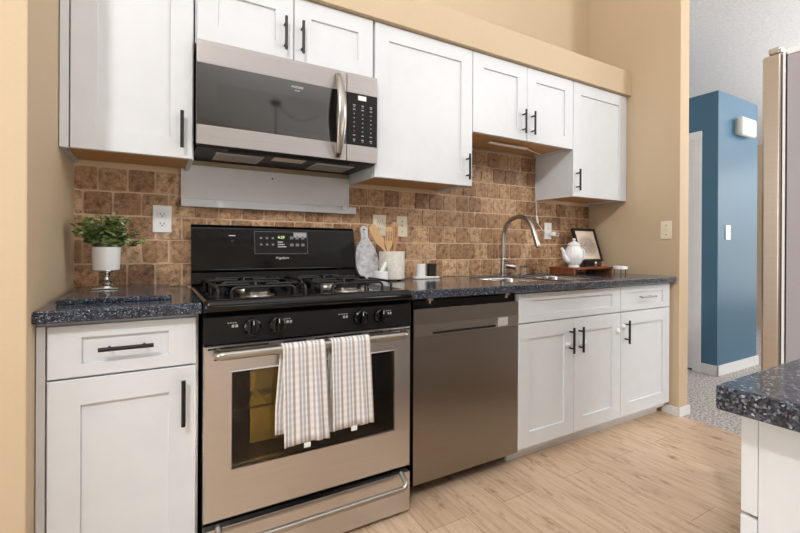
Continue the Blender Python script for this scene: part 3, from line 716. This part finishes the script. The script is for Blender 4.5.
for x in (.86, 1.30):
    b = new(); box(b, x, x+.03, -.635, -.585, .852, .863, .002); tube(b, [(x+.015, -.625, .852), (x+.015, -.625, .840)], .006, 8); obj('mounting_clip', b, nickel, t)
b = new(); box(b, .81, 1.395, -.60, -.582, .8175, .85, .001); obj('top_trim', b, black_panel, t)
# ------------------------------------------------------------------ potted plant
def plant():
    cx, cy, z0 = -.292, -.19, .9165
    t = thing('potted_plant', 'leafy green plant in a white pot on a silver pedestal, left counter', 'plant', (cx, cy, z0))
    b = new(); box(b, cx-.041, cx+.041, cy-.041, cy+.041, z0, z0+.005, .002)
    lathe(b, [(0, .005), (.033, .005), (.03, .012), (.018, .02), (.022, .027), (.011, .034), (.008, .044), (.016, .052), (.013, .058), (.02, .064), (.04, .067), (.04, .07), (0, .07)], cx, cy, z0); obj('pedestal', b, chrome, t, label='shiny silver pedestal foot')
    zp = z0+.0702
    b = new(); lathe(b, [(0, 0), (.041, 0), (.0435, .004), (.0465, .084), (.0465, .086), (.043, .086), (.042, .07), (0, .068)], cx, cy, zp); obj('pot', b, ceramic, t)
    top = zp+.08
    bm = bmesh.new(); cl = bm.loops.layers.float_color.new('tint'); st = new()
    pal = [(118, 146, 72), (146, 170, 96), (172, 190, 126), (84, 116, 56), (190, 202, 150), (130, 158, 80), (214, 218, 178), (72, 100, 50)]
    rr_ = random.Random(11)
    for s in range(58):
        a = rr_.uniform(0, 2*PI); out = rr_.uniform(.015, .085); h = rr_.uniform(.02, .145)*(1-.4*out/.1)
        dx, dy = math.cos(a)*out*1.2, math.sin(a)*out*.8
        p0 = Vector((cx+dx*.15, cy+dy*.15, top-.015)); p2 = Vector((cx+dx, cy+dy, top+h)); p1 = (p0+p2)/2+Vector((0, 0, .02))
        if s in (0, 1, 2): p2 = Vector((cx+.125-.02*s, cy-.02+.02*s, top+.03-.01*s)); p1 = (p0+p2)/2+Vector((0, 0, .025))
        if s in (3, 4): p2 = Vector((cx-.085, cy-.01*s, top+.055+.02*(s-3))); p1 = (p0+p2)/2+Vector((0, 0, .02))
        path = [p0*(1-q)**2+p1*2*q*(1-q)+p2*q*q for q in [k/6 for k in range(7)]]
        for p in path: p.x = max(p.x, XL+.012)
        tube(st, path, .0012, 5)
        for k in range(1, 7):
            for sd in (-1, 1):
                p = path[k]; dirv = Vector((math.cos(a+sd*1.3+rr_.uniform(-.5, .5)), math.sin(a+sd*1.3+rr_.uniform(-.5, .5)), rr_.uniform(-.2, .7))).normalized()
                ln = rr_.uniform(.02, .034)*(1-.04*k); wd = ln*.4
                up = (Vector((0, -.5, 1))+Vector((rr_.uniform(-.6, .6), rr_.uniform(-.6, .6), 0))); side = dirv.cross(up).normalized(); nn = side.cross(dirv)
                col = Vector(lin(rr_.choice(pal))[:3])*rr_.uniform(.85, 1.2)
                pr = [(0, 0), (.25, .8), (.55, 1), (.82, .7), (1, 0)]
                L_ = [bm.verts.new(p+dirv*ln*q+side*wd*ww+nn*.003*ww) for q, ww in pr[1:4]]; Rr = [bm.verts.new(p+dirv*ln*q-side*wd*ww+nn*.003*ww) for q, ww in pr[1:4]]
                m0 = bm.verts.new(p); m1 = bm.verts.new(p+dirv*ln); mid = [bm.verts.new(p+dirv*ln*q) for q in (.25, .55, .82)]
                fs = [(m0, L_[0], mid[0]), (m0, mid[0], Rr[0]), (L_[0], L_[1], mid[1], mid[0]), (mid[0], mid[1], Rr[1], Rr[0]), (L_[1], L_[2], mid[2], mid[1]), (mid[1], mid[2], Rr[2], Rr[1]), (L_[2], m1, mid[2]), (mid[2], m1, Rr[2])]
                for f in fs:
                    F = bm.faces.new(f)
                    for lp in F.loops: lp[cl] = (*col, 1)
    for v in bm.verts: v.co.x = max(v.co.x, XL+.003)
    obj('stems', st, simple('stem_green', (92, 104, 56), .6), t)
    me = bpy.data.meshes.new('foliage'); bm.transform(Matrix.Translation(-Vector((cx, cy, z0)))); bm.to_mesh(me); bm.free(); me.materials.append(leaf); me.shade_smooth()
    o = bpy.data.objects.new('foliage', me); C.objects.link(o); o.parent = t; o.modifiers.new('s', 'SOLIDIFY').thickness = .0004
plant()
# ------------------------------------------------------------------ counter accessories
# marble paddle board leaning on the backsplash
pts = []
for k in range(25):
    a = -PI/2-.0+2*PI*(k/24); pts.append(a)
poly = []
for k in range(41):
    a = PI/2-.42-(2*PI-.84)*k/40; poly.append((.066*math.cos(a)*(1-.12*math.sin(a)), .114+.114*math.sin(a)))
poly += [(-.0195, .25)]+[(.0215*math.cos(a), .277+.0215*math.sin(a)) for a in [PI-PI*k/10 for k in range(11)]]+[(.0195, .25)]
b = new(); prism(b, poly, 'y', -.007, .007, .003, 2)
b.transform(Matrix.Translation((.846, -.088, ZC+.0015)) @ Matrix.Rotation(-.24, 4, 'X'))
o = tag(obj('serving_board', b, marble_grey, None, 40, loc=(.846, -.088, ZC)), 'grey marble paddle board leaning on the tile beside the stove', 'board')
b = new(); lathe(b, [(0, 0), (.005, 0), (.005, .0008), (0, .0008)], 0, -.0075, .277, 14, axis='y'); b.transform(Matrix.Translation((.846, -.088, ZC+.0015)) @ Matrix.Rotation(-.24, 4, 'X')); obj('hanging_hole', b, dark_void, o)
# crock
cx, cy = .972, -.115
t = thing('utensil_crock', 'cream stone crock holding wooden spatulas', 'crock', (cx, cy, ZC))
b = new(); lathe(b, [(0, .006), (.064, .006), (.069, .010), (.070, .150), (.069, .155), (.064, .155), (.063, .02), (0, .018)], cx, cy, ZC, 40); obj('body', b, stone_cream, t)
for a in (-2.4, -.7, 1.6):
    b = new(); lathe(b, [(0, 0), (.012, 0), (.012, .007), (0, .007)], cx+.04*math.cos(a), cy+.04*math.sin(a), ZC, 12); obj('foot', b, black_matte, t)
def spatula(name, label, base, top, wtop, slots, yaw_=0, tipshape='slant', mat=None):
    base = Vector(base); top = Vector(top); L = (top-base).length
    hl = L*.62
    out = [(-.0065, 0), (.0065, 0), (.006, hl*.8), (wtop*.8, hl), (wtop, hl+.02), (wtop*.95, L-.012)]
    out += [(wtop*.6, L), (-wtop*.55, L-.004), (-wtop*.9, L-.02)] if tipshape == 'slant' else [(wtop*.6, L-.002), (0, L), (-wtop*.6, L-.002), (-wtop*.95, L-.012)]
    out += [(-wtop, hl+.02), (-wtop*.8, hl), (-.006, hl*.8)]
    b = new(); bm = b; es = []
    for pl in [out]+[[(x-.0032, hl+.022), (x+.0032, hl+.022), (x+.0032, L-.025), (x-.0032, L-.025)] for x in slots]:
        v = [bm.verts.new((x, 0, z)) for x, z in pl]; es += [bm.edges.new((v[i], v[(i+1) % len(v)])) for i in range(len(v))]
    bmesh.ops.triangle_fill(bm, use_beauty=True, edges=es)
    ex = bmesh.ops.extrude_face_region(bm, geom=bm.faces[:])
    for v in [g for g in ex['geom'] if isinstance(g, bmesh.types.BMVert)]: v.co.y = .006
    zax = (top-base).normalized(); xax = Vector((math.cos(yaw_), math.sin(yaw_), 0)); yax = zax.cross(xax).normalized(); xax = yax.cross(zax)
    M = Matrix(((xax.x, yax.x, zax.x, base.x), (xax.y, yax.y, zax.y, base.y), (xax.z, yax.z, zax.z, base.z), (0, 0, 0, 1)))
    b.transform(M); return tag(obj(name, b, mat or wood_light, None, 30), label, 'spatula', 'wooden utensils in the cream crock')
Y0 = -.5
spatula('wooden_spatula', 'solid slant-edged wooden spatula leaning left in the crock', (.992, -.128, .95), (.832, -.146, 1.190), .0225, [], -.3)
spatula('slotted_spatula', 'wooden spatula with three slots, in the middle of the crock', (.958, -.095, .93), (.956, -.116, 1.188), .0215, [-.013, 0, .013], -.4, 'round')
spatula('wooden_fork', 'darker slotted wooden server at the right and back of the crock', (.995, -.10, .93), (1.003, -.092, 1.215), .019, [-.008, .006], -.4, 'round', m_wood('darker_beech', (186, 140, 96), (206, 160, 114), (40, 40, 6)))
# mortar and pestle
cx, cy = .862, -.20
b = new(); lathe(b, [(0, 0), (.034, 0), (.038, .006), (.0395, .052), (.038, .055), (.034, .054), (.032, .02), (0, .012)], cx, cy, ZC, 32)
tag(obj('mortar', b, ceramic, None), 'small white marble mortar in front of the paddle board', 'mortar')
b = new(); p0 = Vector((cx-.012, cy, ZC+.016)); p1 = Vector((cx+.034, cy+.012, ZC+.098)); dv = (p1-p0)
tube(b, [p0, p0+dv*.06, p0+dv*.2, p0+dv*.9, p0+dv*.97, p1], [.008, .013, .0125, .011, .0105, .006], 16)
tag(obj('pestle', b, marble, None), 'white marble pestle standing tilted in the small mortar', 'pestle')
# shakers on tray
t = None
b = new(); poly = rrect(1.205, -.10, .085, .032, .03)
rs = [[(x, y, ZC+z) for x, y in rrect(1.205, -.10, .085+d, .032+d, .03)] for d, z in ((-.004, 0), (0, .003), (0, .012), (-.003, .014), (-.006, .011))]
loft(b, rs); tag(obj('shaker_tray', b, marble, None), 'small oval white marble tray under the shakers', 'tray')
for x, mt, lb in ((1.168, ceramic, 'white cylindrical shaker on the small oval tray'), (1.242, black_matte, 'black cylindrical shaker on the small oval tray')):
    b = new(); lathe(b, [(0, 0), (.025, 0), (.027, .002), (.027, .072), (.025, .074), (0, .074)], x, -.10, ZC+.0115, 28)
    tag(obj('salt_shaker' if mt is ceramic else 'pepper_shaker', b, mt, None), lb, 'shaker', 'shakers on the oval tray')
b = new(); tube(b, [(1.2065, -.095, ZC+.0115), (1.2065, -.095, ZC+.135)], .003, 8); tag(obj('tray_post', b, nickel, None), 'thin upright post between the two shakers', 'post')
# riser, teapot, frame, dish
t = thing('wooden_riser', 'small reddish wooden riser stand under the white teapot', 'riser', (2.45, -.16, ZC))
rx0, rx1, ry0, ry1 = 2.24, 2.655, -.285, -.075
b = new(); box(b, rx0, rx1, ry0, ry1, .934, .948, .003); obj('top_board', b, walnut, t)
for x in (rx0+.004, rx1-.024):
    b = new(); box(b, x, x+.018, ry0+.004, ry1-.004, ZC+.0005, .9342, .002); obj('leg', b, walnut, t)
def teapot():
    cx, cy, z0 = 2.318, -.222, .9485
    t = thing('teapot', 'white fluted teapot standing on the wooden riser', 'teapot', (cx, cy, z0))
    b = new(); prof = [(0, 0), (.034, 0), (.036, .008), (.032, .014), (.046, .028), (.060, .06), (.062, .085), (.056, .115), (.042, .138), (.038, .146), (0, .146)]
    lathe(b, prof, cx, cy, z0, 96, flute=.022, nf=16); obj('body', b, ceramic, t, 60)
    b = new(); lathe(b, [(0, 0), (.040, 0), (.044, .005), (.038, .014), (.018, .026), (.008, .030), (.010, .036), (.012, .042), (.007, .049), (0, .050)], cx, cy, z0+.1462, 32); obj('lid', b, ceramic, t)
    dx, dy = -.985, .17
    def q(d, h): return (cx+dx*d, cy+dy*d, z0+h)
    b = new(); tube(b, [q(.042, .045), q(.066, .056), q(.082, .082), q(.090, .110), q(.104, .128)], [.022, .019, .0145, .0115, .0095], 14); obj('spout', b, ceramic, t)
    b = new(); tube(b, fillet([q(-.048, .118), q(-.080, .124), q(-.094, .09), q(-.083, .055), q(-.054, .05)], .03, 5), .0065, 10); obj('handle', b, ceramic, t)
teapot()
fx0, fx1, fz0, fz1 = 2.466, 2.712, 0, .25
M = Matrix.Translation((0, -.172, .984)) @ Matrix.Rotation(-.31, 4, 'X')
t = thing('picture_frame', 'black framed ink sketch leaning behind the teapot', 'picture frame', ((fx0+fx1)/2, -.2, .949))
b = new(); fr = .017
for a0, a1, c0, c1 in ((fx0, fx1, 0, fr), (fx0, fx1, fz1-fr, fz1), (fx0, fx0+fr, fr, fz1-fr), (fx1-fr, fx1, fr, fz1-fr)): box(b, a0, a1, 0, .022, c0, c1, .001)
b.transform(M); obj('frame', b, black, t)
b = new(); box(b, fx0+fr, fx1-fr, .008, .012, fr, fz1-fr); b.transform(M); obj('artwork', b, sketch, t, 0, label='pale ink sketch sheet')
b = new(); box(b, fx0+.03, fx1-.03, -.185, -.150, .9485, .956, .002); box(b, fx0+.05, fx1-.05, -.162, -.150, .955, .990, .002); box(b, fx0+.05, fx1-.05, -.176, -.160, .975, .982, .002); obj('easel', b, black_matte, t)
def figurine(px_, label, mats):
    t = thing('figurine', label, 'figurine', (px_, -.255, .9485))
    b = new(); lathe(b, [(0, 0), (.011, 0), (.013, .006), (.010, .016), (.006, .021), (0, .022)], px_, -.255, .9485, 18); obj('body', b, mats[0], t)
    b = new(); lathe(b, [(0, 0), (.006, .002), (.0085, .008), (.006, .014), (0, .016)], px_+.002, -.256, .9695, 16); obj('head', b, mats[1], t)
figurine(2.502, 'tiny white-headed figurine on the wooden riser, nearer the teapot', (walnut, ceramic))
figurine(2.575, 'tiny brown figurine on the wooden riser, farther right', (simple('amber_glaze', (166, 98, 40), .3), simple('amber_glaze_light', (196, 130, 80), .3)))
t = thing('candle_dish', 'small white dish on a dark wire stand at the right end of the counter', 'dish', (2.638, -.35, ZC))
b = new(); lathe(b, [(0, 0), (.044, 0), (.047, .003), (.047, .020), (.045, .022), (.042, .020), (0, .02)], 2.638, -.35, ZC+.034, 32); obj('dish', b, ceramic, t)
for a in (.5, 2.6, 4.5):
    x, y = 2.638+.043*math.cos(a), -.35+.043*math.sin(a)
    b = new(); tube(b, [(x, y, ZC+.0005), (x, y, ZC+.0345)], .003, 8); obj('leg', b, black, t)
# ------------------------------------------------------------------ under-cabinet light and its cord
t = thing('light_strip', 'slim white light strip under the cabinet over the sink, with its cord', 'light', (1.75, -.19, ZD0-.012))
b = new(); box(b, 1.588, 1.905, -.20, -.178, ZD0-.012, ZD0-.001, .003); obj('housing', b, plastic_white, t)
b = new(); tube(b, [(1.905, -.188, ZD0-.006), (2.0, -.15, ZD0-.004), (2.115, -.115, ZD0-.006), (2.15, -.06, ZD0-.01), (2.178, -.014, ZD0-.03), (2.18, -.010, 1.6), (2.178, -.010, 1.5), (2.183, -.010, 1.42), (2.186, -.012, 1.34), (2.19, -.012, 1.30)], .0024, 8)
tube(b, [(2.2, -.012, 1.255), (2.215, -.012, 1.235), (2.25, -.014, 1.205), (2.285, -.03, 1.18), (2.33, -.045, 1.165), (2.385, -.04, 1.165), (2.40, -.03, 1.18), (2.375, -.028, 1.188), (2.366, -.027, 1.187)], .0024, 8)
obj('cord', b, plastic_white, t)
b = new(); tube(b, [(2.189, -.012, 1.305), (2.19, -.012, 1.30), (2.20, -.012, 1.255), (2.202, -.012, 1.25)], [.004, .0085, .0085, .004], 10); obj('cord_switch', b, plastic_white, t)
# ------------------------------------------------------------------ fridge and island at the right edge
t = thing('refrigerator', 'tall stainless refrigerator at the right edge facing the aisle', 'refrigerator', (2.02, -1.9, 0))
fx = 1.575
b = new(); box(b, fx+.002, fx+.88, -2.28, -1.578, .02, 1.685, .004); obj('cabinet', b, simple('fridge_side_grey', (170, 164, 170), .4, bumpy=.3, bscale=500), t)
b = new(); box(b, fx, fx+.44, -1.565, -1.515, .05, 1.70, .008, 3); d = obj('door', b, steel_warm, t)
b = new(); box(b, fx+.444, fx+.884, -1.565, -1.515, .05, 1.70, .008, 3); obj('door', b, steel_warm, t)
b = new(); box(b, fx+.006, fx+.878, -1.579, -1.5645, .06, 1.69); obj('gasket', b, dark_void, t)
b = new(); box(b, fx+.003, fx+.88, -1.5745, -1.567, .03, 1.70, .002); obj('front_trim', b, plastic_white, t)
b = new(); box(b, fx+.002, fx+.88, -2.28, -1.578, 1.6855, 1.706, .003); obj('top_cap', b, plastic_white, t)
for x in (fx+.02, fx+.82):
    b = new(); box(b, x-.018, x+.045, -1.562, -1.53, 1.7005, 1.722, .006, 3); obj('hinge_cover', b, chrome, t)
counter('island_countertop', corner_pts(.5+.006, -1.853-.006, .006, PI/2)+[(.5, -2.6), (1.57, -2.6), (1.57, -1.853)], [], .868, ZC, 'dark speckled granite island countertop in the right foreground', .004)
t = thing('island_cabinet', 'white island base cabinet under the foreground granite top', 'cabinet', (1.0, -2.2, 0))
b = new(); box(b, .532, 1.55, -2.55, -1.8885, .0, .8675, .001); obj('body', b, white, t)
for x0, x1 in ((.533, 1.03), (1.034, 1.545)):
    b = new(); box(b, x0, x1, -1.888, -1.8695, .735, .864, .0015); obj('drawer', b, white, t)
    b = new(); box(b, x0-.0015, x1, -1.888, -1.8695, .09, .731, .0015); obj('door', b, white, t)
# ------------------------------------------------------------------ ceiling pendant mirrored in the microwave glass

t = thing('swag_pendant', 'dark swag lamp hanging from the ceiling, mirrored in the microwave door glass', 'pendant lamp', (1.58, -5.716, 3.46))
b = new(); lathe(b, [(0, -.012), (.03, -.035), (.075, -.03), (.088, -.012), (.088, .02), (0, .02)], 1.58, -5.716, 3.455, 24); obj('canopy', b, black_matte, t)
b = new(); tube(b, [(1.58, -5.716, 3.43), (1.58, -5.716, 2.45)], .010, 8); obj('rod', b, black_matte, t)
b = new(); tube(b, [(1.60+.68*k/12, -5.71+.07*k/12, 3.43-.10*k/12-.16*math.sin(PI*k/12)) for k in range(13)], .007, 6); obj('cord', b, black_matte, t)
b = new(); lathe(b, [(.03, .22), (.06, .2), (.19, .02), (.2, 0), (.185, .0), (.05, .185), (.03, .2)], 1.58, -5.716, 2.25, 28); obj('lamp_shade', b, black_matte, t)
